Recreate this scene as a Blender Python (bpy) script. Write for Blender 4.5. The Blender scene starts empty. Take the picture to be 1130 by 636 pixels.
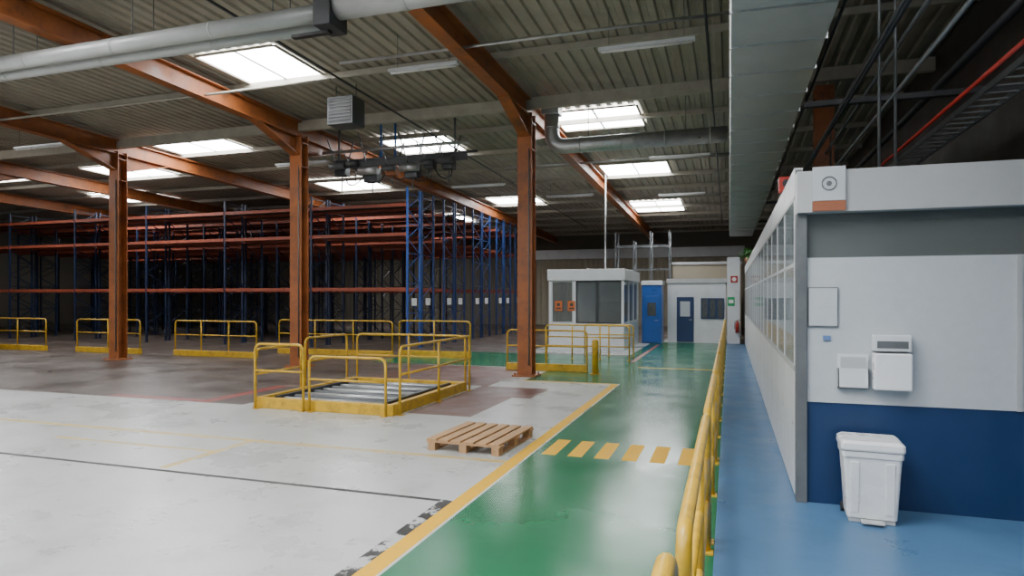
import bpy, bmesh, math, random
from mathutils import Vector, Matrix, Quaternion
random.seed(4)
S=bpy.context.scene
COL=S.collection
def zd(y): return 8.0-.025*y

# ---------------- materials ----------------
def nt(name):
    m=bpy.data.materials.new(name); m.use_nodes=True
    t=m.node_tree; b=t.nodes['Principled BSDF']; return m,t,b
def pm(name,col,rough=.5,metal=0,var=.25,scale=3,bump=0.0,stretch=(1,1,1),spec=.5,dirt=None,dirt_amt=.3,dscale=1.2,dlo=.5,dhi=.68):
    m,t,b=nt(name); N=t.nodes; L=t.links
    tc=N.new('ShaderNodeTexCoord'); mp=N.new('ShaderNodeMapping'); mp.inputs['Scale'].default_value=stretch
    L.new(tc.outputs['Object'],mp.inputs['Vector'])
    n=N.new('ShaderNodeTexNoise'); n.inputs['Scale'].default_value=scale; n.inputs['Detail'].default_value=6; n.inputs['Roughness'].default_value=.65
    L.new(mp.outputs['Vector'],n.inputs['Vector'])
    r=N.new('ShaderNodeValToRGB'); e=r.color_ramp.elements
    e[0].position=.3; e[1].position=.7
    e[0].color=(*[c*(1-var) for c in col],1); e[1].color=(*[min(1,c*(1+var*.5)) for c in col],1)
    L.new(n.outputs['Fac'],r.inputs['Fac'])
    out=r.outputs['Color']
    if dirt:
        n2=N.new('ShaderNodeTexNoise'); n2.inputs['Scale'].default_value=dscale; n2.inputs['Detail'].default_value=9; n2.inputs['Roughness'].default_value=.7
        L.new(mp.outputs['Vector'],n2.inputs['Vector'])
        r2=N.new('ShaderNodeValToRGB'); r2.color_ramp.elements[0].position=dlo; r2.color_ramp.elements[1].position=dhi
        r2.color_ramp.elements[0].color=(0,0,0,1); r2.color_ramp.elements[1].color=(dirt_amt,)*3+(1,)
        L.new(n2.outputs['Fac'],r2.inputs['Fac'])
        mx=N.new('ShaderNodeMix'); mx.data_type='RGBA'
        L.new(r2.outputs['Color'],mx.inputs[0]); L.new(out,mx.inputs[6]); mx.inputs[7].default_value=(*dirt,1)
        out=mx.outputs[2]
    L.new(out,b.inputs['Base Color'])
    mr=N.new('ShaderNodeMapRange'); mr.inputs[1].default_value=.3; mr.inputs[2].default_value=.7
    mr.inputs[3].default_value=rough*.7; mr.inputs[4].default_value=min(1,rough*1.3)
    L.new(n.outputs['Fac'],mr.inputs[0]); L.new(mr.outputs[0],b.inputs['Roughness'])
    b.inputs['Metallic'].default_value=metal
    b.inputs['Specular IOR Level'].default_value=spec
    if bump:
        bp=N.new('ShaderNodeBump'); bp.inputs['Strength'].default_value=bump; bp.inputs['Distance'].default_value=.02
        L.new(n.outputs['Fac'],bp.inputs['Height']); L.new(bp.outputs[0],b.inputs['Normal'])
    return m
def emi(name,col,st):
    m,t,b=nt(name); b.inputs['Base Color'].default_value=(*col,1); b.inputs['Emission Color'].default_value=(*col,1); b.inputs['Emission Strength'].default_value=st
    n=t.nodes.new('ShaderNodeTexNoise'); n.inputs['Scale'].default_value=.8
    mr=t.nodes.new('ShaderNodeMapRange'); mr.inputs[3].default_value=st*.9; mr.inputs[4].default_value=st*1.1
    t.links.new(n.outputs['Fac'],mr.inputs[0]); t.links.new(mr.outputs[0],b.inputs['Emission Strength'])
    return m
def glass(name,col,alpha,rough=.04):
    m,t,b=nt(name); b.inputs['Base Color'].default_value=(*col,1); b.inputs['Roughness'].default_value=rough
    n=t.nodes.new('ShaderNodeTexNoise'); n.inputs['Scale'].default_value=1.5
    mr=t.nodes.new('ShaderNodeMapRange'); mr.inputs[3].default_value=alpha*.85; mr.inputs[4].default_value=min(1,alpha*1.15)
    t.links.new(n.outputs['Fac'],mr.inputs[0]); t.links.new(mr.outputs[0],b.inputs['Alpha'])
    return m
YEL=pm('yellow_paint_steel',(.60,.36,.018),.4,var=.2,scale=6,dirt=(.12,.08,.03),dirt_amt=.5,dscale=5)
ORG=pm('orange_paint_steel',(.32,.098,.024),.5,var=.4,scale=2.5,dirt=(.06,.03,.02),dirt_amt=.6,dscale=1.8)
RACKO=pm('rack_orange',(.24,.048,.020),.6,var=.3,scale=4)
RACKB=pm('rack_blue_shaded',(.007,.016,.048),.5,var=.3,scale=5)  # rack blue with the shade of the inner frames put into the colour
RACKN=pm('rack_blue_dimmed',(.010,.034,.13),.5,var=.3,scale=5)  # same rack blue, dimmed in colour as shade on the rows behind
RACKE=pm('rack_blue_lit',(.018,.070,.28),.45,var=.3,scale=5)  # lit copy of the rack blue for the front end frame
RDECK=pm('rack_shade_decking',(.035,.027,.022),.8,var=.3,scale=3)  # for the decks added to keep the rack interior in shade
DECK=pm('deck_beige_steel',(.345,.315,.25),.6,var=.2,scale=1.2,dirt=(.13,.11,.08),dirt_amt=.5,dscale=.5)
PURL=pm('purlin_beige',(.36,.335,.275),.6,var=.2,scale=3)
GALV=pm('galvanised',(.48,.49,.49),.38,metal=.75,var=.2,scale=5,dirt=(.2,.19,.17),dirt_amt=.4)
PALE=pm('pale_spiral_duct',(.50,.51,.50),.42,metal=.3,var=.12,scale=4,dirt=(.3,.29,.27),dirt_amt=.4,dscale=2)
GALVD=pm('duct_grey_panel',(.42,.42,.41),.5,metal=.1,var=.15,scale=3)
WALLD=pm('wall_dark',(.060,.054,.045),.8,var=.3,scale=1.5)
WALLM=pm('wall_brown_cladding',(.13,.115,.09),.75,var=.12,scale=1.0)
WALLB=pm('wall_beige_cladding',(.34,.30,.22),.7,var=.1,scale=1.0)
WHT=pm('white_panel',(.62,.64,.66),.35,var=.06,scale=2,dirt=(.45,.45,.43),dirt_amt=.3)
WHTG=pm('grey_white_panel',(.42,.43,.43),.4,var=.08,scale=2)
HATCH=pm('hatch_grey_green',(.11,.12,.115),.5,var=.1,scale=2)
BLUP=pm('navy_blue_panel',(.008,.032,.10),.4,var=.15,scale=3)
BLUD=pm('blue_door_paint',(.012,.085,.34),.35,var=.15,scale=3)
DARK=pm('dark_grey_plastic',(.03,.032,.035),.45,var=.2,scale=6)
BLK=pm('black_rubber',(.012,.012,.012),.6,var=.2,scale=6)
GREYM=pm('grey_metal',(.14,.15,.155),.5,metal=.3,var=.2,scale=6)
HEAT=pm('heater_dark_grey',(.075,.078,.08),.55,var=.2,scale=6)
PAPER=pm('paper_grey',(.46,.49,.51),.5,var=.06,scale=8)
PLAS=pm('white_plastic',(.72,.73,.73),.3,var=.03,scale=3)
WOOD=pm('pallet_wood',(.46,.27,.13),.75,var=.35,scale=6,stretch=(3,.6,3),bump=.3,dirt=(.2,.12,.06),dirt_amt=.5,dscale=3)
REDM=pm('red_paint',(.38,.025,.015),.4,var=.15)
GRNM=pm('green_sign',(.02,.35,.12),.4,var=.1)
ORGS=pm('orange_sign',(.50,.13,.03),.45,var=.1)
ORGD=pm('dull_orange_strip',(.30,.10,.045),.55,var=.15)
LEAF=pm('leaf_green',(.06,.22,.04),.5,var=.4,scale=20)
SOIL=pm('terracotta',(.3,.12,.06),.7,var=.2)
TUBE=pm('lamp_diffuser',(.6,.6,.58),.3,var=.05)
INK=pm('blue_ink',(.12,.2,.4),.5)
GLD=glass('cabin_glass',(.10,.12,.12),.45)
GLP=glass('partition_glass',(.40,.48,.52),.6,.06)
GLK=glass('dark_glass',(.07,.08,.085),.8,.1)
GLH=glass('hatch_glass',(.16,.18,.175),.5,.12)
SKY=emi('skylight_polycarbonate',(.95,.97,1.0),22)
# floor
FW=pm('floor_white_paint',(.43,.445,.425),.30,var=.08,scale=.6,bump=.04,spec=.45,dirt=(.24,.24,.22),dirt_amt=.5,dscale=1.6)
FG=pm('floor_green_paint',(.014,.135,.058),.21,var=.10,scale=.9,bump=.03,spec=.38,dirt=(.012,.09,.045),dirt_amt=.3,dscale=1.2)
FB=pm('floor_blue_paint',(.072,.165,.30),.36,var=.12,scale=1.2,bump=.04,spec=.35,dirt=(.05,.10,.17),dirt_amt=.4,dscale=1.8)
FY=pm('floor_yellow_line',(.70,.39,.02),.6,var=.15,scale=5,spec=.12,dirt=(.38,.27,.10),dirt_amt=.4,dscale=5)
FYW=pm('floor_yellow_line_worn',(.52,.38,.13),.45,var=.2,scale=5,spec=.25,dirt=(.40,.40,.36),dirt_amt=.9,dscale=4)
FD=pm('floor_dark_worn',(.075,.056,.045),.38,var=.5,scale=.7,bump=.05,spec=.4,dirt=(.19,.15,.125),dirt_amt=.7,dscale=.8)
FM=pm('floor_maroon',(.125,.060,.050),.38,var=.35,scale=1.2,spec=.4,dirt=(.24,.20,.18),dirt_amt=.6,dscale=1.3)
FR=pm('floor_red_line',(.24,.04,.03),.4,var=.25,scale=3)
FJ=pm('floor_joint',(.035,.033,.03),.7,var=.3,scale=5)
FJR=pm('floor_ragged_black_edge',(.03,.03,.028),.6,var=.4,scale=5,dirt=(.40,.41,.39),dirt_amt=1,dscale=3.5,dlo=.47,dhi=.50)

# ---------------- builder ----------------
class M:
    def __init__(s): s.b=bmesh.new()
    def _f(s,vs,mi=0,sm=False):
        try: f=s.b.faces.new(vs); f.material_index=mi; f.smooth=sm
        except ValueError: pass
    def hexa(s,p,mi=0):
        v=[s.b.verts.new(q) for q in p]
        for q in ((3,2,1,0),(4,5,6,7),(0,1,5,4),(1,2,6,5),(2,3,7,6),(3,0,4,7)): s._f([v[i] for i in q],mi)
        return s
    def box(s,x0,y0,z0,x1,y1,z1,mi=0):
        return s.hexa([(x0,y0,z0),(x1,y0,z0),(x1,y1,z0),(x0,y1,z0),(x0,y0,z1),(x1,y0,z1),(x1,y1,z1),(x0,y1,z1)],mi)
    def seg(s,p0,p1,w,h,mi=0,up=(0,0,1)):
        p0=Vector(p0);p1=Vector(p1);d=(p1-p0).normalized();u=Vector(up)
        if abs(d.dot(u))>.98: u=Vector((0,1,0))
        r=d.cross(u).normalized();u=r.cross(d).normalized()
        r=r*w/2;u=u*h/2
        return s.hexa([p0-r-u,p0+r-u,p1+r-u,p1-r-u,p0-r+u,p0+r+u,p1+r+u,p1-r+u],mi)
    def cyl(s,p0,p1,r,n=14,r2=None,mi=0):
        r2=r if r2 is None else r2
        return s.loft([(Vector(p0),r),(Vector(p1),r2)],n,mi)
    def loft(s,prs,n=14,mi=0):
        pts=[Vector(p) for p,_ in prs]; k=len(pts)
        t0=(pts[1]-pts[0]).normalized(); a=Vector((0,0,1)) if abs(t0.z)<.9 else Vector((1,0,0))
        nx=t0.cross(a).normalized(); rings=[]; tp=t0
        for i in range(k):
            t=(pts[min(i+1,k-1)]-pts[max(i-1,0)]).normalized()
            q=tp.rotation_difference(t); nx=(q@nx).normalized(); tp=t; ny=t.cross(nx)
            rings.append([s.b.verts.new(pts[i]+(nx*math.cos(2*math.pi*j/n)+ny*math.sin(2*math.pi*j/n))*prs[i][1]) for j in range(n)])
        for i in range(k-1):
            for j in range(n): s._f([rings[i][j],rings[i][(j+1)%n],rings[i+1][(j+1)%n],rings[i+1][j]],mi,True)
        s._f(list(reversed(rings[0])),mi); s._f(rings[-1],mi); return s
    def tube(s,pts,r,n=10,bend=.12,mi=0):
        P=[Vector(p) for p in pts]; out=[P[0]]
        for i in range(1,len(P)-1):
            a=(P[i-1]-P[i]);c=(P[i+1]-P[i]); bb=min(bend,a.length*.49,c.length*.49)
            A=P[i]+a.normalized()*bb; Cc=P[i]+c.normalized()*bb
            for k in range(9):
                t=k/8; out.append((1-t)**2*A+2*t*(1-t)*P[i]+t*t*Cc)
        out.append(P[-1]); return s.loft([(p,r) for p in out],n,mi)
    def poly(s,pts2,axis,a,b,mi=0):
        def mk(p,c): 
            return {'x':(c,p[0],p[1]),'y':(p[0],c,p[1]),'z':(p[0],p[1],c)}[axis]
        A=[s.b.verts.new(mk(p,a)) for p in pts2];B=[s.b.verts.new(mk(p,b)) for p in pts2]; n=len(A)
        s._f(list(reversed(A)),mi); s._f(B,mi)
        for i in range(n): s._f([A[i],A[(i+1)%n],B[(i+1)%n],B[i]],mi)
        return s
    def obj(s,name,mats,parent=None,loc=(0,0,0),rot=0,bevel=0,**kw):
        bmesh.ops.recalc_face_normals(s.b,faces=s.b.faces[:])
        me=bpy.data.meshes.new(name); s.b.to_mesh(me); s.b.free()
        for m in (mats if isinstance(mats,(list,tuple)) else [mats]): me.materials.append(m)
        o=bpy.data.objects.new(name,me); COL.objects.link(o); o.location=loc; o.rotation_euler[2]=rot
        if parent: o.parent=parent
        if bevel:
            md=o.modifiers.new('bevel','BEVEL'); md.width=bevel; md.segments=2; md.limit_method='ANGLE'
        for k,v in kw.items(): o[k]=v
        return o
def root(name,label,cat,loc=(0,0,0),rot=0,group=None):
    e=bpy.data.objects.new(name,None); COL.objects.link(e); e.location=loc; e.rotation_euler[2]=rot
    e.empty_display_size=.2; e['label']=label; e['category']=cat
    if group: e['group']=group
    return e
def dup(o,loc=None,rot=None,parent=None,label=None):
    c=o.copy(); COL.objects.link(c)
    if parent: c.parent=parent
    if loc is not None: c.location=loc
    if rot is not None: c.rotation_euler[2]=rot
    if label: c['label']=label
    for k in list(o.children): dup(k,parent=c)
    return c
def rep(o,locs):
    for l in locs:
        c=o.copy(); COL.objects.link(c); c.location=l
def tag(o,label,cat,group=None):
    o['label']=label;o['category']=cat
    if group:o['group']=group
    return o

# ---------------- FLOOR ----------------
XL,XR,Y0,Y1=-48.0,4.4,-8.0,48.0
rects=[
 (XL,Y0,XR,Y1,0),
 (XL,10.4,-9.0,22.6,4),(XL,22.6,-3,48,4),(-9.0,14.4,-5.4,18.5,5),
 (-10.15,10.4,-9.85,12.9,6),(-12.6,10.45,-10.15,10.7,6),
 (-5.55,10.6,-4.3,14.4,5),(-4.3,12.9,-3.9,14.4,5),
 (-11,18.6,-4.9,23.2,1),(-4.9,15.75,-2.5,23.2,1),(-2.5,Y0,-.12,31,1),(-3.4,23.2,-2.5,31,1),
 (-7.4,23.6,-3.4,30,0),
 (-2.7,Y0,-2.53,15.6,3),(-4.9,15.6,-2.53,15.72,3),
 (-2.6,19.55,-.12,19.7,3),(-3.05,21.2,-2.9,29.3,6),(-.30,19.7,-.18,31,3),
 (XL,7.80,-2.7,7.92,8),(-6.68,6.25,-6.56,7.80,8),(-9.6,7.1,-6.68,7.18,8),
 (XL,6.12,-2.83,6.19,7),(-2.83,Y0,-2.7,6.19,9),
 (-.12,Y0,XR,31,2),(-.12,31,XR,48,4)]
for i in range(6):
    x=-2.39+.355*i; rects.append((x,8.4,x+.195,9.35,3))
xs=sorted({r[0] for r in rects}|{r[2] for r in rects}|{float(v) for v in range(-46,4,4)}); ys=sorted({r[1] for r in rects}|{r[3] for r in rects}|{float(v) for v in range(-6,48,4)})
f=M(); V={}
for i,x in enumerate(xs):
    for j,y in enumerate(ys): V[i,j]=f.b.verts.new((x,y,0))
for i in range(len(xs)-1):
    for j in range(len(ys)-1):
        cx=(xs[i]+xs[i+1])/2;cy=(ys[j]+ys[j+1])/2;mi=0
        for r in rects:
            if r[0]<cx<r[2] and r[1]<cy<r[3]: mi=r[4]
        f._f([V[i,j],V[i+1,j],V[i+1,j+1],V[i,j+1]],mi)
f.obj('floor',[FW,FG,FB,FY,FD,FM,FR,FJ,FYW,FJR],kind='structure')

# ---------------- SHELL ----------------
c=M(); per=.30; n=int((XR-XL)/per)
prof=[]
for i in range(n+1):
    x=XL+i*per
    prof+=[(x,0),(x+.13,0),(x+.16,.055),(x+.27,.055)]
va=[c.b.verts.new((x,Y0,zd(Y0)+z)) for x,z in prof]; vb=[c.b.verts.new((x,Y1,zd(Y1)+z)) for x,z in prof]
for i in range(len(prof)-1): c._f([va[i],va[i+1],vb[i+1],vb[i]])
c.obj('ceiling',DECK,kind='structure')
def cladding(x0,x1,z0,z1,mat,name):
    m=M(); k=int((x1-x0)/.4); pr=[]
    for i in range(k):
        x=x0+i*.4; pr+=[(x,Y1),(x+.18,Y1),(x+.22,Y1-.04),(x+.36,Y1-.04)]
    pr.append((x1,Y1))
    A=[m.b.verts.new((x,y,z0)) for x,y in pr];B=[m.b.verts.new((x,y,z1)) for x,y in pr]
    for i in range(len(pr)-1): m._f([A[i],A[i+1],B[i+1],B[i]])
    m.box(x0,Y1+.01,z0,x1,Y1+.2,z1)
    m.obj(name,mat,kind='structure')
cladding(XL-.2,-14,0,7.1,WALLM,'wall_back')
cladding(-14,XR+.2,0,4.95,WALLB,'wall_back_cladding')
M().box(-14,Y1,4.95,XR+.2,Y1+.2,7.1).obj('wall_back_upper',WALLM,kind='structure')
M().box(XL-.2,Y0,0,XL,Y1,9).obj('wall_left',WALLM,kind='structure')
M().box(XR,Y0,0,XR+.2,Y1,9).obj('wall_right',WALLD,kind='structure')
M().box(-14,Y1-.25,4.95,1.0,Y1-.06,5.65).obj('trim_1',WHT,kind='structure')

# skylights, plus panels added only to light the foreground and rear
sky=[(-11.7,-9.55,12.0,13.9),(-5.0,-2.5,18.5,20.5),(-4.9,-2.3,25.6,28.0),(-5.0,-2.4,34.6,38.0),(-11.4,-9.0,19.6,21.8),
 (-18.0,-15.2,25,27.5),(-11.9,-9.3,31.4,34.0),(-18.2,-15.4,36,39),(-19.5,-16.4,17.5,19.6),(-25.6,-22.6,20,22.6),(-31,-27.6,24.6,27.2),
 (-26.5,-23.5,12.0,14.2),(-33,-30,19,21.2),(-5.0,-1.0,1.0,4.6),(-12,-9.0,3.0,6.4),(-20,-16.5,4,7),(-5,-1.0,-5.5,-2.5),(-12,-8.5,-5.5,-2.5),(-20,-16.5,-5.5,-2.5),(-27,-24,3.2,6.2),(1.0,3.6,-1.5,1.5),  # after the left-margin pair: unseen panels added to light the foreground
 (-26,-23,38,41),(-38,-35,32,35)]  # rear panels added to lift the light at the far end
for i,(x0,x1,y0,y1) in enumerate(sky):
    s=M()
    def q(xa,xb,ya,yb,zo,mi,th):
        s.hexa([(xa,ya,zd(ya)-zo-th),(xb,ya,zd(ya)-zo-th),(xb,yb,zd(yb)-zo-th),(xa,yb,zd(yb)-zo-th),(xa,ya,zd(ya)-zo),(xb,ya,zd(ya)-zo),(xb,yb,zd(yb)-zo),(xa,yb,zd(yb)-zo)],mi)
    q(x0,x1,y0,y1,.01,0,.015)
    xm=(x0+x1)/2
    q(xm-.025,xm+.025,y0,y1,.027,1,.02)
    for xa in (x0-.06,x1): q(xa,xa+.06,y0,y1,.027,1,.04)
    for ya in (y0-.06,y1): q(x0,x1,ya,ya+.06,.027,1,.04)
    s.obj('window_%d'%(i+1),[SKY,PURL],kind='structure')

# ---------------- COLUMNS & BEAMS ----------------
def ibeam_col(m,x,y,z0,z1,w=.40,d=.36):
    a=d/2-.025
    m.poly([(x-w/2,y-d/2),(x+w/2,y-d/2),(x+w/2,y-a),(x+.012,y-a),(x+.012,y+a),(x+w/2,y+a),(x+w/2,y+d/2),(x-w/2,y+d/2),(x-w/2,y+a),(x-.012,y+a),(x-.012,y-a),(x-w/2,y-a)],'z',z0,z1)
CY=16.63; CX=[-5.13,-12.3,-19.5,-26.7,-33.9,2.07]
cr=None
for x in CX:
    if cr is None:
        cr=root('steel_column','rust-orange painted steel column standing on the factory floor','column',(x,CY,0),group='hall columns')
        m=M(); ibeam_col(m,0,0,.04,zd(CY)-.62); m.obj('column_shaft',ORG,cr)
        M().box(-.32,-.3,0,.32,.3,.04).obj('base_plate',ORG,cr)
        bo=M().cyl((0,0,.03),(0,0,.09),.02,6).obj('anchor_bolt',ORG,cr,(-.26,-.24,0)); rep(bo,[(-.26,.24,0),(.26,-.24,0),(.26,.24,0)])
        sf=M().box(-.2,-.16,0,.2,.16,.02).obj('stiffener_plate',ORG,cr,(0,0,6.0)); rep(sf,[(0,0,6.7)])
        M().tube([(.12,-.2,.3),(.12,-.2,6.0)],.018,8).obj('conduit',GREYM,cr)
    else: dup(cr,(x,CY,0))
br=None
for x in CX:
    if x>0: continue
    if br is None:
        br=root('roof_beam','rust-orange painted steel roof beam haunched over its column','beam',(x,0,0),group='roof beams')
        m=M(); ya,yb=-7.5,47.7; h=.45; t=.24
        def P(y,o): return (0,y,zd(y)-o)
        m.seg(P(ya,t),P(yb,t),.3,.03); m.seg(P(ya,t+h),P(yb,t+h),.3,.03); m.seg(P(ya,t+h/2),P(yb,t+h/2),.02,h-.03)
        m.obj('beam_section',ORG,br)
        for sgn in (-1,1):
            m=M()
            y1=CY+sgn*.19;y2=CY+sgn*1.9
            m.poly([(y1,zd(y1)-t-h),(y2,zd(y2)-t-h),(y1,zd(y1)-t-h-.55)],'x',-.012,.012)
            m.seg((0,y1,zd(y1)-t-h-.55),(0,y2,zd(y2)-t-h-.02),.3,.03)
            m.obj('haunch',ORG,br)
    else: dup(br,(x,0,0))
tag(M().seg((XL+.1,CY,zd(CY)-.34),(XR-.1,CY,zd(CY)-.34),.16,.30).obj('tie_beam',PURL),'beige steel tie beam spanning across the column heads','beam')
pur=None
for i in range(-8,12):
    if i==0: continue
    y=CY+i*2.77
    if y<Y0+.3 or y>Y1-.3: continue
    if pur is None:
        pur=M().box(XL+.1,-.04,-.17,XR-.1,.04,-.03).obj('roof_purlin',PURL,loc=(0,y,zd(y))); tag(pur,'beige steel purlin under the corrugated roof deck','purlin','roof purlins')
    else: dup(pur,(0,y,zd(y)))

# ---------------- RACKS ----------------
bay=4.5; nb=6; H=6.35; dep=1.1
def frame_mesh(mat,par,px,H=H):
    m=M()
    for y in(0,dep):
        m.box(-.04,y-.035,0,.04,y+.035,H); m.box(-.08,y-.07,0,.08,y+.07,.012)
    z=.25; s=0
    while z<H-.5:
        m.seg((0,0 if s else dep,z),(0,dep if s else 0,z+.6),.02,.035); s=1-s; z+=.6
        if s==0: m.seg((0,.03,z),(0,dep-.03,z),.02,.03)
    return m.obj('upright_frame',mat,par,(px,0,0))
def rack_build(loc,label,endmat):
    r=root('pallet_rack',label,'storage rack',loc,group='pallet racking rows')
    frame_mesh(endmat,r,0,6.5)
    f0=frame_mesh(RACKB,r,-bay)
    for i in range(2,nb+1): 
        c=f0.copy(); COL.objects.link(c); c.location=(-bay*i,0,0)
    b0=None;d0=None
    for lv in (2.42,4.62,5.8):
        for i in range(nb):
            for y in(-.005,dep+.005):
                if b0 is None:
                    b0=M().box(-bay+.06,-.03,-.065,-.06,.03,.065).box(-bay+.045,-.045,-.1,-bay+.06,.045,.1).box(-.06,-.045,-.1,-.045,.045,.1).obj('load_beam',RACKO,r,(0,y,lv))
                else:
                    c=b0.copy(); COL.objects.link(c); c.location=(-bay*i,y,lv)
            if lv>3:
                if d0 is None: d0=M().box(-bay+.07,.03,.02,-.07,dep-.03,.05).obj('shelf_shade_deck',RDECK,r,(0,0,lv))  # decks added to block the skylight and darken the rack interior
                else:
                    c=d0.copy(); COL.objects.link(c); c.location=(-bay*i,0,lv)
    M().box(.052,.25,1.75,.062,.7,2.05).obj('load_notice',PLAS,r,label='white load notice board')
    return r
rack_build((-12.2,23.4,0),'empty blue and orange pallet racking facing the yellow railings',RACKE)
r2=rack_build((-12.2,24.7,0),'empty blue and orange pallet racking row behind another rack',RACKN)
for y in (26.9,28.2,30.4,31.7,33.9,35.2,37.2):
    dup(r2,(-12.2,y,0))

# ---------------- RAILINGS ----------------
def railing(L,loc,rot,h=1.1,r=.026,mids=(.55,),posts=(),kerb=True,label='yellow tubular safety railing on a yellow kerb',group='yellow railings'):
    R=root('safety_railing',label,'railing',loc,rot,group)
    zb=.2 if kerb else 0
    M().tube([(r,0,zb),(r,0,h),(L-r,0,h),(L-r,0,zb)],r,bend=.15).obj('handrail',YEL,R)
    for z in mids: M().cyl((r,0,z),(L-r,0,z),r*.85,10).obj('mid_rail',YEL,R)
    for x in posts: M().cyl((x,0,zb),(x,0,h),r,10).obj('post',YEL,R)
    if kerb: M().box(0,-.06,0,L,.06,.2).obj('kerb',YEL,R,bevel=.008)
    else:
        for x in [r+.03,L-r-.03]+list(posts): M().box(x-.055,-.055,0,x+.055,.055,.012).obj('foot_plate',YEL,R)
    return R
lab='yellow tubular barrier between green and blue walkways'
railing(1.15,(-.20,1.2,0),math.pi/2,1.22,.035,(.8,.4),(),False,lab,'walkway barrier sections')
y=2.75; w0=None
while y<27:
    if w0 is None: w0=railing(2.9,(-.18,y,0),math.pi/2,1.12,.034,(.76,.40),(1.45,),False,lab,'walkway barrier sections')
    else: dup(w0,(-.18,y,0))
    y+=3.02
g='yellow railings by the racking'
railing(3.6,(-19.0,18.5,0),0,1.25,.026,(.75,),(1.2,2.4),True,group=g)
railing(3.2,(-23.8,18.5,0),0,1.25,.026,(.75,),(1.6,),True,group=g)
railing(3.2,(-28.6,18.5,0),0,1.25,.026,(.75,),(1.6,),True,group=g)
railing(4.8,(-16.0,20.4,0),0,1.25,.026,(.75,),(1.6,3.2),True,group=g)
railing(2.8,(-11.3,21.0,0),0,1.25,.026,(.75,),(1.4,),True,group=g)
railing(2.4,(-6.15,17.95,0),0,1.15,.026,(.7,),(1.2,),True,'yellow tubular railing on kerb beside the orange column',g)
railing(2.9,(-6.0,21.6,0),0,1.15,.026,(.75,.45),(.95,1.9),False,'yellow tubular railing before the white glazed cabin',g)
railing(1.8,(-5.0,23.3,0),0,1.1,.026,(.75,),(.9,),False,'yellow tubular railing before the white glazed cabin',g)
# pit kerb
P=root('pit_kerb','yellow steel kerb frame around a sunken lift table','kerb',(-8.55,10.2,0))
W,Dp=2.95,3.4
M().box(0,0,0,W,.12,.2).obj('kerb_side',YEL,P,bevel=.008)
M().box(0,Dp-.12,0,W,Dp,.2).obj('kerb_side',YEL,P,bevel=.008)
M().box(0,.125,0,.12,Dp-.125,.2).obj('kerb_side',YEL,P,bevel=.008)
M().box(W-.12,.125,0,W,Dp-.125,.2).obj('kerb_side',YEL,P,bevel=.008)
T=root('lift_table','grey steel roller lift table inside the yellow kerb','lift table',(-8.35,10.4,0))
M().box(.05,.05,0,2.5,2.95,.06).obj('table_deck',GREYM,T)
for i in range(9):
    M().cyl((.15,.25+i*.32,.115),(2.4,.25+i*.32,.115),.05,12).obj('roller',GREYM if i%2 else GALV,T)
M().box(.06,.06,.06,.13,2.9,.2).obj('side_rail',DARK,T); M().box(2.42,.06,.06,2.49,2.9,.2).obj('side_rail',DARK,T)
g='yellow railings around the pit'; lp='yellow tubular railing beside the pit kerb'
railing(1.12,(-8.50,10.13,0),0,1.22,.025,(.72,),(),False,lp,g)
railing(1.62,(-7.30,10.13,0),0,1.02,.025,(.60,),(),False,lp,g)
railing(3.3,(-5.53,10.3,0),math.pi/2,1.22,.025,(.72,),(1.65,),False,lp,g)
railing(2.85,(-8.50,13.68,0),0,1.22,.025,(.72,),(1.4,),False,lp,g)
railing(1.45,(-8.63,10.3,0),math.pi/2,1.1,.025,(.62,),(),False,lp,g)
railing(1.65,(-8.63,11.85,0),math.pi/2,1.22,.025,(.72,),(),False,lp,g)
B=root('bollard','yellow round steel bollard beside the green walkway','bollard',(-3.47,17.6,0))
M().loft([((0,0,0.01),.09),((0,0,.88),.09),((0,0,.93),.075),((0,0,.95),.04)],18).obj('post',YEL,B)
M().cyl((0,0,0),(0,0,.015),.15,18).obj('base_plate',YEL,B)

# ---------------- PALLET ----------------
P=root('pallet','worn wooden pallet lying on the white painted floor','pallet',(-3.40,8.1,0),math.radians(-3)); P.scale=(1.1,1.1,1.1)
for i in range(3):
    x=-.43+.43*i
    M().box(x-.05,0,0,x+.05,1.2,.022).obj('bottom_board',WOOD,P,bevel=.003)
    for j in range(3):
        M().box(x-.05,.0+.535*j,.022,x+.05,.13+.535*j,.10).obj('block',WOOD,P,bevel=.004)
for j in range(3): M().box(-.5,.0+.535*j,.10,.5,.13+.535*j,.122).obj('cross_board',WOOD,P,bevel=.003)
for i in range(6):
    x=-.5+.171*i; M().box(x,0,.122,x+.13,1.2,.146).obj('top_board',WOOD,P,bevel=.004)

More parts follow.
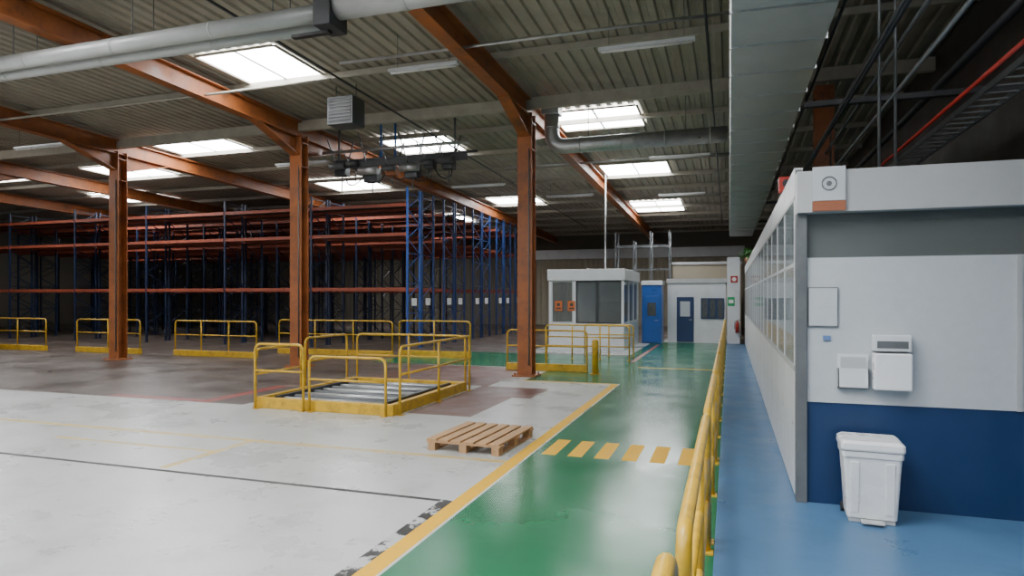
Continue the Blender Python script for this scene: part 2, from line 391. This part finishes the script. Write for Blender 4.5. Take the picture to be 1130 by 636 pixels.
# ---------------- WHITE GLAZED CABIN ----------------
cb=root('glazed_cabin','white glazed office cabin standing on the factory floor','cabin',(-6.87,25.3,0))
w,d,h=3.0,4.2,3.2
M().box(0,0,0,w,.08,1.05).obj('lower_panel',WHT,cb); M().box(w-.08,.085,0,w,d-.085,1.05).obj('lower_panel',WHT,cb)
M().box(0,.085,0,.08,d-.085,1.05).obj('lower_panel',WHT,cb); M().box(0,d-.08,0,w,d,2.75).obj('rear_panel',WHT,cb)
M().box(-.06,-.06,2.75,w+.06,d+.06,3.2).obj('roof_fascia',WHT,cb,bevel=.02)
for x in (0.0,1.0,w-.1): M().box(x,0,1.05,x+.1,.1,2.75).obj('post',WHT,cb)
for y_ in (1.35,2.7,d-.2): M().box(w-.1,y_,1.05,w,y_+.1,2.75).obj('post',WHT,cb)
def window(par,x0,x1,z0,z1,y=.04,mat=GLD,fr=PAPER,axis='x'):
    m=M(); t=.05
    for a in ((x0,z0,x1,z0+t),(x0,z1-t,x1,z1),(x0,z0+t,x0+t,z1-t),(x1-t,z0+t,x1,z1-t)):
        if axis=='x': m.box(a[0],y-.03,a[1],a[2],y+.03,a[3])
        else: m.box(y-.03,a[0],a[1],y+.03,a[2],a[3])
    o=m.obj('window_frame',fr,par)
    m=M(); 
    if axis=='x': m.box(x0+t,y-.008,z0+t,x1-t,y+.008,z1-t)
    else: m.box(y-.008,x0+t,z0+t,y+.008,x1-t,z1-t)
    m.obj('window_pane',mat,o)
    return o
window(cb,.1,1.0,1.06,2.74); window(cb,1.1,1.95,1.06,2.74,fr=DARK); window(cb,1.95,2.9,1.06,2.74,fr=DARK)
window(cb,.1,1.35,1.06,2.74,2.95,axis='y'); window(cb,1.45,2.7,1.06,2.74,2.95,axis='y'); window(cb,2.8,4.0,1.06,2.74,2.95,axis='y')
for x in (.25,.78): 
    m=M().box(x,-.022,1.55,x+.3,-.012,1.95); m.cyl((x+.15,-.023,1.8),(x+.15,-.025,1.8),.07,16,mi=1); m.box(x+.05,-.025,1.62,x+.25,-.022,1.68,1)
    m.obj('safety_sticker',[ORGS,DARK],cb,label='orange square safety sticker')
D_=root('cupboard','grey steel cupboard inside the glazed cabin','cupboard',(-5.6,28.4,0))
M().box(0,0,.02,1.2,.5,1.9).obj('body',WHTG,D_); M().box(.01,-.02,.05,.59,0,1.88).obj('door',PAPER,D_); M().box(.61,-.02,.05,1.19,0,1.88).obj('door',PAPER,D_)
pz=M().cyl((0,0,0),(0,0,zd(27)-.1-3.2),.035,12).cyl((0,0,0),(0,0,.03),.08,12).obj('cable_pole',GALV,loc=(-4.9,27,3.2)); tag(pz,'grey metal cable pole rising from the cabin roof','pole')
# blue cabin
bc=root('blue_cabin','blue painted steel cabin with door beside the white cabin','cabin',(-3.78,30.0,0))
M().box(0,.05,0,.88,1.1,2.65).obj('body',BLUD,bc); M().box(-.02,0,2.65,.92,1.15,2.85).obj('roof_edge',WHT,bc)
dd=M().box(.1,0,.05,.78,.05,2.15).obj('door',BLUD,bc,bevel=.01); M().box(.25,-.012,1.25,.63,-.002,1.85).obj('door_glass',GLK,dd); M().cyl((.7,-.05,1.05),(.7,0,1.05),.02).seg((.7,-.05,1.05),(.58,-.05,1.05),.02,.02).obj('handle',GALV,dd)
# white site office
so=root('site_office','low white office block with blue door at walkway end','office block',(-2.75,31.2,0))
M().box(0,.1,0,2.6,3.5,2.75).obj('body',WHT,so); M().box(-.04,.02,2.75,2.64,3.55,2.95).obj('roof_edge',WHTG,so)
dd=M().box(.42,.04,0.02,1.18,.1,2.1).obj('door',BLUP,so,bevel=.01); M().box(.58,.02,1.2,1.02,.035,1.9).obj('door_glass',PAPER,dd); M().cyl((1.08,-.02,1.05),(1.08,.04,1.05),.02).seg((1.08,-.02,1.05),(.96,-.02,1.05),.02,.02).obj('handle',GALV,dd)
for i in range(3): window(so,1.5+.34*i,1.84+.34*i,1.1,2.05,.07,GLK,BLUP)
wp=M().box(0,0,0,.55,.35,3.9).obj('white_pillar',WHT,loc=(-.1,31.0,0),bevel=.01); tag(wp,'white clad pillar beside the low office block','pillar')
m=M().box(0,0,0,.3,.02,.3).cyl((.15,0,.15),(.15,-.004,.15),.09,16,mi=1).obj('fire_sign',[REDM,PLAS],loc=(.05,30.975,2.75)); tag(m,'small red fire equipment sign on white pillar','sign')
m=M().box(0,0,0,.3,.02,.4).box(.05,-.004,.12,.25,0,.28,1).obj('exit_sign',[GRNM,PLAS],loc=(-.08,30.975,1.7)); tag(m,'small green emergency sign on white pillar','sign')
e=root('fire_extinguisher','red fire extinguisher mounted on white pillar','fire extinguisher',(.33,30.91,.5))
M().loft([((0,0,0),.08),((0,0,.42),.08),((0,0,.5),.03),((0,0,.54),.03)],16).obj('cylinder',REDM,e); M().tube([(0,0,.54),(-.1,0,.5),(-.11,0,.15)],.012,8,.05).obj('hose',BLK,e); M().seg((0,0,.54),(.1,0,.58),.02,.02).obj('handle',BLK,e); M().box(-.05,.08,.1,.05,.09,.45).obj('wall_bracket',GREYM,e)
# tall grey shelving frame
st=root('storage_rack','tall grey steel storage frame behind the white cabin','storage rack',(-6.0,36.2,0))
for i,x in enumerate((0,1.0,1.9,2.9)):
    m=M()
    for y_ in(0,1): m.box(x-.03,y_-.03,0,x+.03,y_+.03,5.7 if i!=1 else 5.2)
    for k in range(8): m.seg((x,0 if k%2 else 1,.4+k*.6),(x,1 if k%2 else 0,1.0+k*.6),.02,.02)
    m.obj('upright_frame',GREYM,st)
for z in (3.6,4.9):
    for y_ in (0,1): M().box(.03,y_-.02,z,2.87,y_+.02,z+.05).obj('beam',GREYM,st)
mz=root('mezzanine','beige clad mezzanine room behind the white office block','mezzanine',(-3.0,37.5,0))
M().box(0,0,0,3.6,6,3.9).obj('body',WALLB,mz); M().box(-.05,-.05,3.9,3.65,6.05,4.05).obj('roof_edge',WHTG,mz)

# ---------------- RIGHT PARTITION ----------------
pt=root('office_partition','long white partition with glazed upper panels beside blue walkway','partition',(.65,7.46,0))
bw=1.3; nbay=18
lp=M().box(0,.012,.02,.08,bw-.012,1.32).obj('lower_panel',WHT,pt)
up=M().box(0,.012,3.16,.08,bw-.012,3.46).obj('upper_panel',WHT,pt)
po=M().box(-.004,-.035,1.38,.084,.035,3.12).obj('mullion',WHT,pt)
tr=M().box(-.002,.035,2.42,.07,bw-.035,2.46).obj('transom',WHT,pt)
jn=M().box(.01,-.012,0,.07,.012,3.44).obj('joint_strip',GREYM,pt)
rl=M().box(-.006,0,1.32,.086,bw,1.38).box(-.006,0,3.12,.086,bw,3.16).obj('glazing_rail',WHTG,pt)
pn=M().box(.002,.035,1.38,.012,bw-.035,2.42).box(.002,.035,2.46,.012,bw-.035,3.12).obj('window_pane',GLP,pt)
for i in range(1,nbay):
    for o in (lp,up,po,tr,jn,rl,pn):
        q_=o.copy(); COL.objects.link(q_); q_.location=(0,bw*i,0)
# end office (front)
eo=root('office_front','white and navy end wall of office with recessed hatch','office',(.65,7.30,0))
Wd=3.7
M().box(0,-.05,0,.1,.1,2.95).obj('corner_post',GREYM,eo,bevel=.004)
M().box(.1,0,0,Wd,.1,1.03).obj('lower_panel',BLUP,eo)
M().box(.1,-.01,1.03,Wd,.1,2.5).obj('notice_board_wall',PAPER,eo)
M().box(0,-.12,2.95,Wd,.1,3.37).obj('fascia',WHTG,eo,bevel=.006)
M().box(.1,1.2,2.5,Wd,1.25,2.98).obj('hatch_back',HATCH,eo); M().box(.1,.1,2.46,Wd,1.2,2.5).obj('hatch_sill',WHT,eo)
M().box(.1,.1,2.98,Wd,2.5,3.02).obj('hatch_soffit',HATCH,eo)
M().box(.1,.03,2.5,Wd,.04,2.95).obj('hatch_glass',GLH,eo)
M().box(1.9,-.03,1.03,1.94,-.01,2.5).obj('panel_joint',WHTG,eo)
yf=7.28
sg=root('logo_sign','white square sign with ring emblem above orange strip','sign',(.79,7.165,2.96))
M().box(0,-.02,.10,.30,0.01,.44).obj('plate',PAPER,sg,bevel=.004); M().box(0,-.02,0,.30,0.01,.098).obj('orange_strip',ORGD,sg)
m=M()
for k in range(24):
    a=2*math.pi*k/24;b_=2*math.pi*(k+1)/24
    m.seg((.15+.065*math.cos(a),-.024,.27+.065*math.sin(a)),(.15+.065*math.cos(b_),-.024,.27+.065*math.sin(b_)),.008,.012)
m.obj('ring_emblem',GREYM,sg)
M().cyl((.15,-.021,.27),(.15,-.026,.27),.025,20).obj('emblem_centre',GREYM,sg)
n1=root('notice_frame','thin grey framed notice on the white office wall','notice',(.76,yf,1.80))
M().box(0,-.012,0,.28,.008,.40).obj('frame',GREYM,n1); M().box(.01,-.015,.01,.27,-.012,.39).obj('paper',PAPER,n1)
n2=root('leaflet_holder','clear plastic leaflet holder on the white office wall','holder',(1.03,yf,1.19))
M().box(0,-.01,0,.28,.0,.34).box(0,-.06,0,.28,-.05,.2).box(0,-.06,0,.28,0,.01).box(0,-.06,0,.01,0,.2).box(.27,-.06,0,.28,0,.2).obj('holder',WHT,n2); M().box(.03,-.045,.012,.25,-.02,.31).obj('papers',WHTG,n2)
n3=root('paper_dispenser','white boxed dispenser with dark slot on office wall','dispenser',(1.34,yf,1.19))
M().box(0,-.13,0,.33,0,.36).obj('body',PLAS,n3,bevel=.015); M().box(.0,-.10,.38,.33,0,.54).obj('tray',WHT,n3,bevel=.01); M().box(.03,-.104,.41,.30,-.1,.48).obj('slot',GREYM,n3)
tag(M().box(0,-.008,0,.07,0,.05).obj('note_sticker',INK,loc=(.90,yf,1.66)),'small blue printed sticker on the office wall','sticker')
rb=root('alarm_box','red alarm box fixed above the glazed partition','alarm box',(.70,9.2,3.46))
M().box(-.09,-.08,0,.09,.08,.2).obj('body',REDM,rb,bevel=.01); M().cyl((0,-.08,.11),(0,-.1,.11),.05,16).obj('sounder',DARK,rb)
pl=root('potted_plant','small trailing green plant on top of partition','plant',(.69,27.5,3.46))
M().cyl((0,0,0),(0,0,.2),.1,14,.14).obj('pot',SOIL,pl)
m=M()
for k in range(90):
    a=random.random()*6.28; t=random.random(); r_=.05+.3*t; z=.28+.3*random.random()-.12*t
    p=Vector((r_*math.cos(a),r_*math.sin(a),z)); s_=.07
    u=Vector((random.uniform(-1,1),random.uniform(-1,1),random.uniform(-1,1))).normalized(); v_=u.orthogonal().normalized()
    vs=[m.b.verts.new(p+q_) for q_ in (u*s_,v_*s_*.5,-u*s_,-v_*s_*.5)]; m._f(vs)
m.obj('foliage',LEAF,pl)
# ---- pedal bin ----
bn=root('pedal_bin','white plastic pedal bin with lid beside navy wall','bin',(1.26,6.94,0),math.radians(-3)); bn.scale=(.97,.95,.96)
def rr(wx,wy,z,n=5,c_=.035):
    pts=[]
    for (sx,sy,a0) in ((1,1,0),(-1,1,90),(-1,-1,180),(1,-1,270)):
        for k in range(n):
            a=math.radians(a0+90*k/(n-1)); pts.append((sx*(wx-c_)+c_*math.cos(a),sy*(wy-c_)+c_*math.sin(a),z))
    return pts
def rloft(m,secs,sm=False):
    R=[[m.b.verts.new(p) for p in rr(*s)] for s in secs]; n=len(R[0])
    for i in range(len(R)-1):
        for j in range(n): m._f([R[i][j],R[i][(j+1)%n],R[i+1][(j+1)%n],R[i+1][j]],0,sm)
    m._f(list(reversed(R[0]))); m._f(R[-1])
m=M(); rloft(m,[(.215,.18,.05),(.25,.225,.66)]); m.obj('body',PLAS,bn)
m=M(); rloft(m,[(.262,.235,.645),(.265,.238,.70)]); m.obj('rim',PLAS,bn)
m=M(); rloft(m,[(.27,.245,.708),(.275,.25,.725),(.272,.247,.775),(.24,.215,.80)]); m.obj('lid',PLAS,bn)
for x in (-.15,.15):
    M().hexa([(x-.035,-.192,.1),(x+.035,-.192,.1),(x+.035,-.17,.1),(x-.035,-.17,.1),(x-.04,-.232,.6),(x+.04,-.232,.6),(x+.04,-.2,.6),(x-.04,-.2,.6)]).obj('body_rib',PLAS,bn,bevel=.005)
M().box(-.1,-.28,.02,.1,-.182,.045).obj('pedal',WHTG,bn,bevel=.01)
M().box(-.2,-.17,.0,.2,.19,.05).obj('base',WHTG,bn,bevel=.01)
M().cyl((-.24,.17,.05),(-.205,.17,.05),.05).obj('wheel',BLK,bn); M().cyl((.205,.17,.05),(.24,.17,.05),.05).obj('wheel',BLK,bn)
M().cyl((-.12,.252,.72),(.12,.252,.72),.012).obj('hinge',WHTG,bn)

# ---------------- DUCTS ----------------
dc=root('ventilation_duct','long rectangular grey sheet-metal duct hung under roof','duct',(0.02,0,0))
M().box(0,-6,5.0,1.0,33,5.85).obj('duct_body',GALVD,dc)
fl=M().box(-.02,-.015,4.98,1.02,.015,5.87).obj('flange',GALV,dc,(0,-5,0))
rep(fl,[(0,-5+i*1.0,0) for i in range(1,38)])
for i in range(9):
    yy=-4+4.5*i
    for x in (.05,.95): M().cyl((x,yy,5.85),(x,yy,zd(yy)+.0),.012,6).obj('hanger_rod',GREYM,dc)
def duct(p0,p1,r,label,rings=1.2,R=None):
    if R is None: R=root('spiral_duct',label,'duct',p0)
    o0=Vector(p0)-R.location; v=Vector(p1)-Vector(p0); L=v.length; dr=v.normalized()
    M().cyl(o0,o0+v,r,22).obj('duct_pipe',PALE,R)
    jc=M().cyl(-dr*.02,dr*.02,r*1.05,22).obj('joint_collar',PALE,R,o0+dr*rings)
    k=rings*2; ls=[]
    while k<L: ls.append(o0+dr*k); k+=rings
    rep(jc,ls)
    k=1.0
    while k<L:
        p=o0+dr*k; yy=p0[1]; M().cyl((p.x,p.y,p.z+r),(p.x,p.y,zd(yy)-R.location.z),.01,6).obj('hanger_rod',GREYM,R); k+=3
    return R
R=duct((-6.1,8.9,6.63),(-30,8.9,6.63),.14,'slim silver round ventilation ducting hung across under the roof',2.2)
duct((-5.85,8.9,6.68),(-1.0,8.9,6.68),.2,'',1.2,R)
M().box(-.05,-.25,-.3,.25,.25,.35).obj('damper_box',DARK,R,bevel=.01); M().box(-.6,-.05,-.35,.1,.05,-.3).obj('damper_handle',BLK,R)
R=duct((-6.1,9.35,6.62),(-30,9.35,6.62),.11,'second slim silver duct run hung beside the first',2.6)
d2=root('round_duct','silver round duct with elbow beside orange column','duct',(-4.55,17.05,6.15))
M().tube([(0,0,.85),(0,0,0),(4.5,0,0)],.2,22,.42).obj('duct_pipe',GALV,d2)
jc=M().cyl((-.02,0,0),(.02,0,0),.215,20).obj('joint_collar',GALV,d2,(.8,0,0)); rep(jc,[(1.9,0,0),(3.0,0,0),(4.1,0,0)])
M().cyl((0,0,.5),(0,0,.54),.215,22).obj('joint_collar',GALV,d2); M().box(-.24,-.22,.85,.24,.22,1.1).obj('intake_box',GALV,d2,bevel=.01)
for k in (1.0,3.5): M().cyl((k,0,.2),(k,0,1.42),.01,6).obj('hanger_rod',GREYM,d2)
def pipe(p0,p1,r,mat,label):
    v=Vector(p1)-Vector(p0); o=M().cyl((0,0,0),v,r,10).obj('service_pipe',mat,loc=p0); tag(o,label,'pipe'); return o
pipe((-8,12.2,7.15),(.0,12.2,7.15),.03,GALV,'thin grey pipe running across under the roof')
pipe((-24,12.9,7.1),(-8.7,12.9,7.1),.03,PURL,'thin beige pipe running across under the roof')
pipe((-8,23.2,6.95),(0,23.2,6.95),.03,GALV,'thin grey pipe running across under the roof')
pipe((-8.4,3,7.3),(-8.4,40,6.4),.025,DARK,'thin dark conduit running lengthwise under the roof')
pipe((-.4,3,7.3),(-.4,40,6.4),.025,DARK,'thin dark conduit running lengthwise under the roof')
for x,z,r,mt in ((1.45,4.7,.022,DARK),(1.6,4.9,.03,DARK),(1.85,4.5,.02,GREYM),(2.1,5.4,.03,GREYM),(2.35,4.25,.022,REDM),(1.3,5.6,.02,DARK),(2.9,5.2,.045,DARK),(3.9,6.2,.04,DARK)):
    pipe((x,2,z),(x,30,z),r,mt,'%s service pipe above the office partition'%('red' if mt==REDM else 'dark' if mt==DARK else 'grey'))
for x,y_ in ((1.72,8.9),(2.0,9.4)):
    pipe((x,y_,3.025),(x,y_,zd(y_)),.018,GREYM,'thin vertical conduit rising above the office')
ct=root('cable_tray','grey ladder cable tray above the office partition','cable tray',(2.9,2,4.55))
M().box(0,0,0,.02,26,.08).obj('side_rail',GREYM,ct);M().box(.38,0,0,.4,26,.08).obj('side_rail',GREYM,ct)
rg=M().box(.02,0,.01,.38,.03,.03).obj('rung',GREYM,ct,(0,.1,0)); rep(rg,[(0,.1+.3*i,0) for i in range(1,86)])
bb=M().box(1.1,-.06,5.05,XR-.02,.06,5.13).obj('bracket_beam',DARK,loc=(0,6,0)); tag(bb,'dark steel bracket beam reaching the side wall','beam','bracket beams')
for y_ in (11.09,22.2,27.7): dup(bb,(0,y_,0))
def strip(loc,L,label='white fluorescent strip light hung under the roof'):
    s=root('strip_light',label,'light fitting',loc,group='strip lights')
    M().box(0,-.07,0,L,.07,.06).obj('housing',WHT,s,bevel=.005); M().cyl((.05,0,-.02),(L-.05,0,-.02),.03,10).obj('tube',TUBE,s)
    for x in (.2,L-.2): M().cyl((x,0,.06),(x,0,zd(loc[1])-loc[2]),.006,6).obj('hanger_wire',GREYM,s)
for l_,L in (((-6.9,12.4,6.9),1.6),((-2.4,12.5,6.85),1.8),((-11.2,25.5,6.75),2.4),((-3.0,29.5,6.6),2.0),((-20,11.5,6.9),2.2),((-2.6,22.5,6.8),2.0),((-15.4,19.5,6.8),2.2),((-8.0,29,6.7),2.2),((-22,15,6.9),2.2),((-6.8,6.5,7.0),1.5)): strip(l_,L)
# heater
ht=root('unit_heater','dark grey boxed unit heater hung under the roof','heater',(-9.5,14.8,6.55))
M().box(-.38,-.3,0,.38,.3,.72).obj('casing',HEAT,ht,bevel=.02)
M().box(-.33,-.308,.05,.33,-.3,.67).obj('grille',BLK,ht)
lv=M().box(-.32,-.325,0,.32,-.308,.02).obj('louvre',HEAT,ht,(0,0,.1)); rep(lv,[(0,0,.1+k*.085) for k in range(1,7)])
for x in(-.3,.3): M().cyl((x,0,.72),(x,0,zd(14.8)-6.55),.015,6).obj('hanger_rod',GREYM,ht)
# hoist rail with machinery
hs=root('hoist_rail','grey crane rail with dark hoist motors under roof','hoist',(-11.8,18.0,6.2))
M().poly([(-.06,0),(.06,0),(.06,.03),(.01,.03),(.01,.2),(.06,.2),(.06,.24),(-.06,.24),(-.06,.2),(-.01,.2),(-.01,.03),(-.06,.03)],'x',-.2,4.4).obj('rail',HEAT,hs)
for x,s_ in ((.1,1.1),(.6,.7),(1.2,1.3),(1.9,.9),(2.6,1.2),(3.2,.8),(3.8,1)):
    zz=random.uniform(-.1,.25)
    M().box(x-.18*s_,-.15,-.35*s_+zz,x+.18*s_,.15,zz).obj('hoist_motor',DARK if s_!=.9 else ORG,hs,bevel=.02)
    M().cyl((x-.25*s_,-.24,-.12+zz),(x+.25*s_,-.24,-.12+zz),.1*s_,14).obj('winding_drum',GALV if s_>1.15 else HEAT,hs)
    M().cyl((x,0,-.65*s_),(x,0,-.3*s_+zz),.02,8).obj('hook',GREYM,hs)
    M().seg((x+.1,.1,0),(x+.35,.1,.75*s_),.035,.035).obj('bracket',HEAT,hs)
    M().seg((x-.1,-.2,.1),(x-.4,-.2,.8*s_),.03,.03).obj('bracket',GREYM,hs)
for i in range(5): M().tube([(.1+i*.8,-.1*i+.1,.05),(.3+i*.8,.05,-.6+.1*(i%3)),(.7+i*.8,0,-.5),(1.1+i*.7,0,-.02)],.018,8,.25).obj('cable',BLK,hs)
for x in (0,1.5,2.0,4.0): M().cyl((x,0,.24),(x,0,zd(18)-6.2),.035,8).obj('hanger_rod',BLUD if x in(1.5,2.0) else GREYM,hs)
M().cyl((-.4,-.3,.45),(4.6,-.3,.45),.05,10).obj('air_pipe',GALV,hs); M().cyl((-.4,.3,.3),(4.6,.3,.3),.035,10).obj('air_pipe',DARK,hs)
sp=root('loudspeaker','dark loudspeaker hung from the roof','loudspeaker',(-1.0,9.6,7.15))
M().cyl((0,-.2,0),(0,.12,-.02),.16,16,.07).obj('horn',DARK,sp); M().box(-.1,.1,-.1,.1,.3,.1).obj('bracket',DARK,sp); M().cyl((0,.2,.1),(0,.2,zd(9.6)-7.15),.012,6).obj('hanger_rod',DARK,sp)

# ---------------- WORLD / CAMERA ----------------
w=bpy.data.worlds.new('world'); S.world=w; w.use_nodes=True
w.node_tree.nodes['Background'].inputs[0].default_value=(.86,.90,1,1); w.node_tree.nodes['Background'].inputs[1].default_value=.65
cam=bpy.data.cameras.new('camera'); co=bpy.data.objects.new('camera',cam); COL.objects.link(co); S.camera=co
cam.sensor_width=36; cam.lens=720/1130*36; cam.shift_y=10/1130
co.location=(0,0,2.1); co.rotation_euler=(math.pi/2,0,math.radians(18.43)); cam.clip_end=300
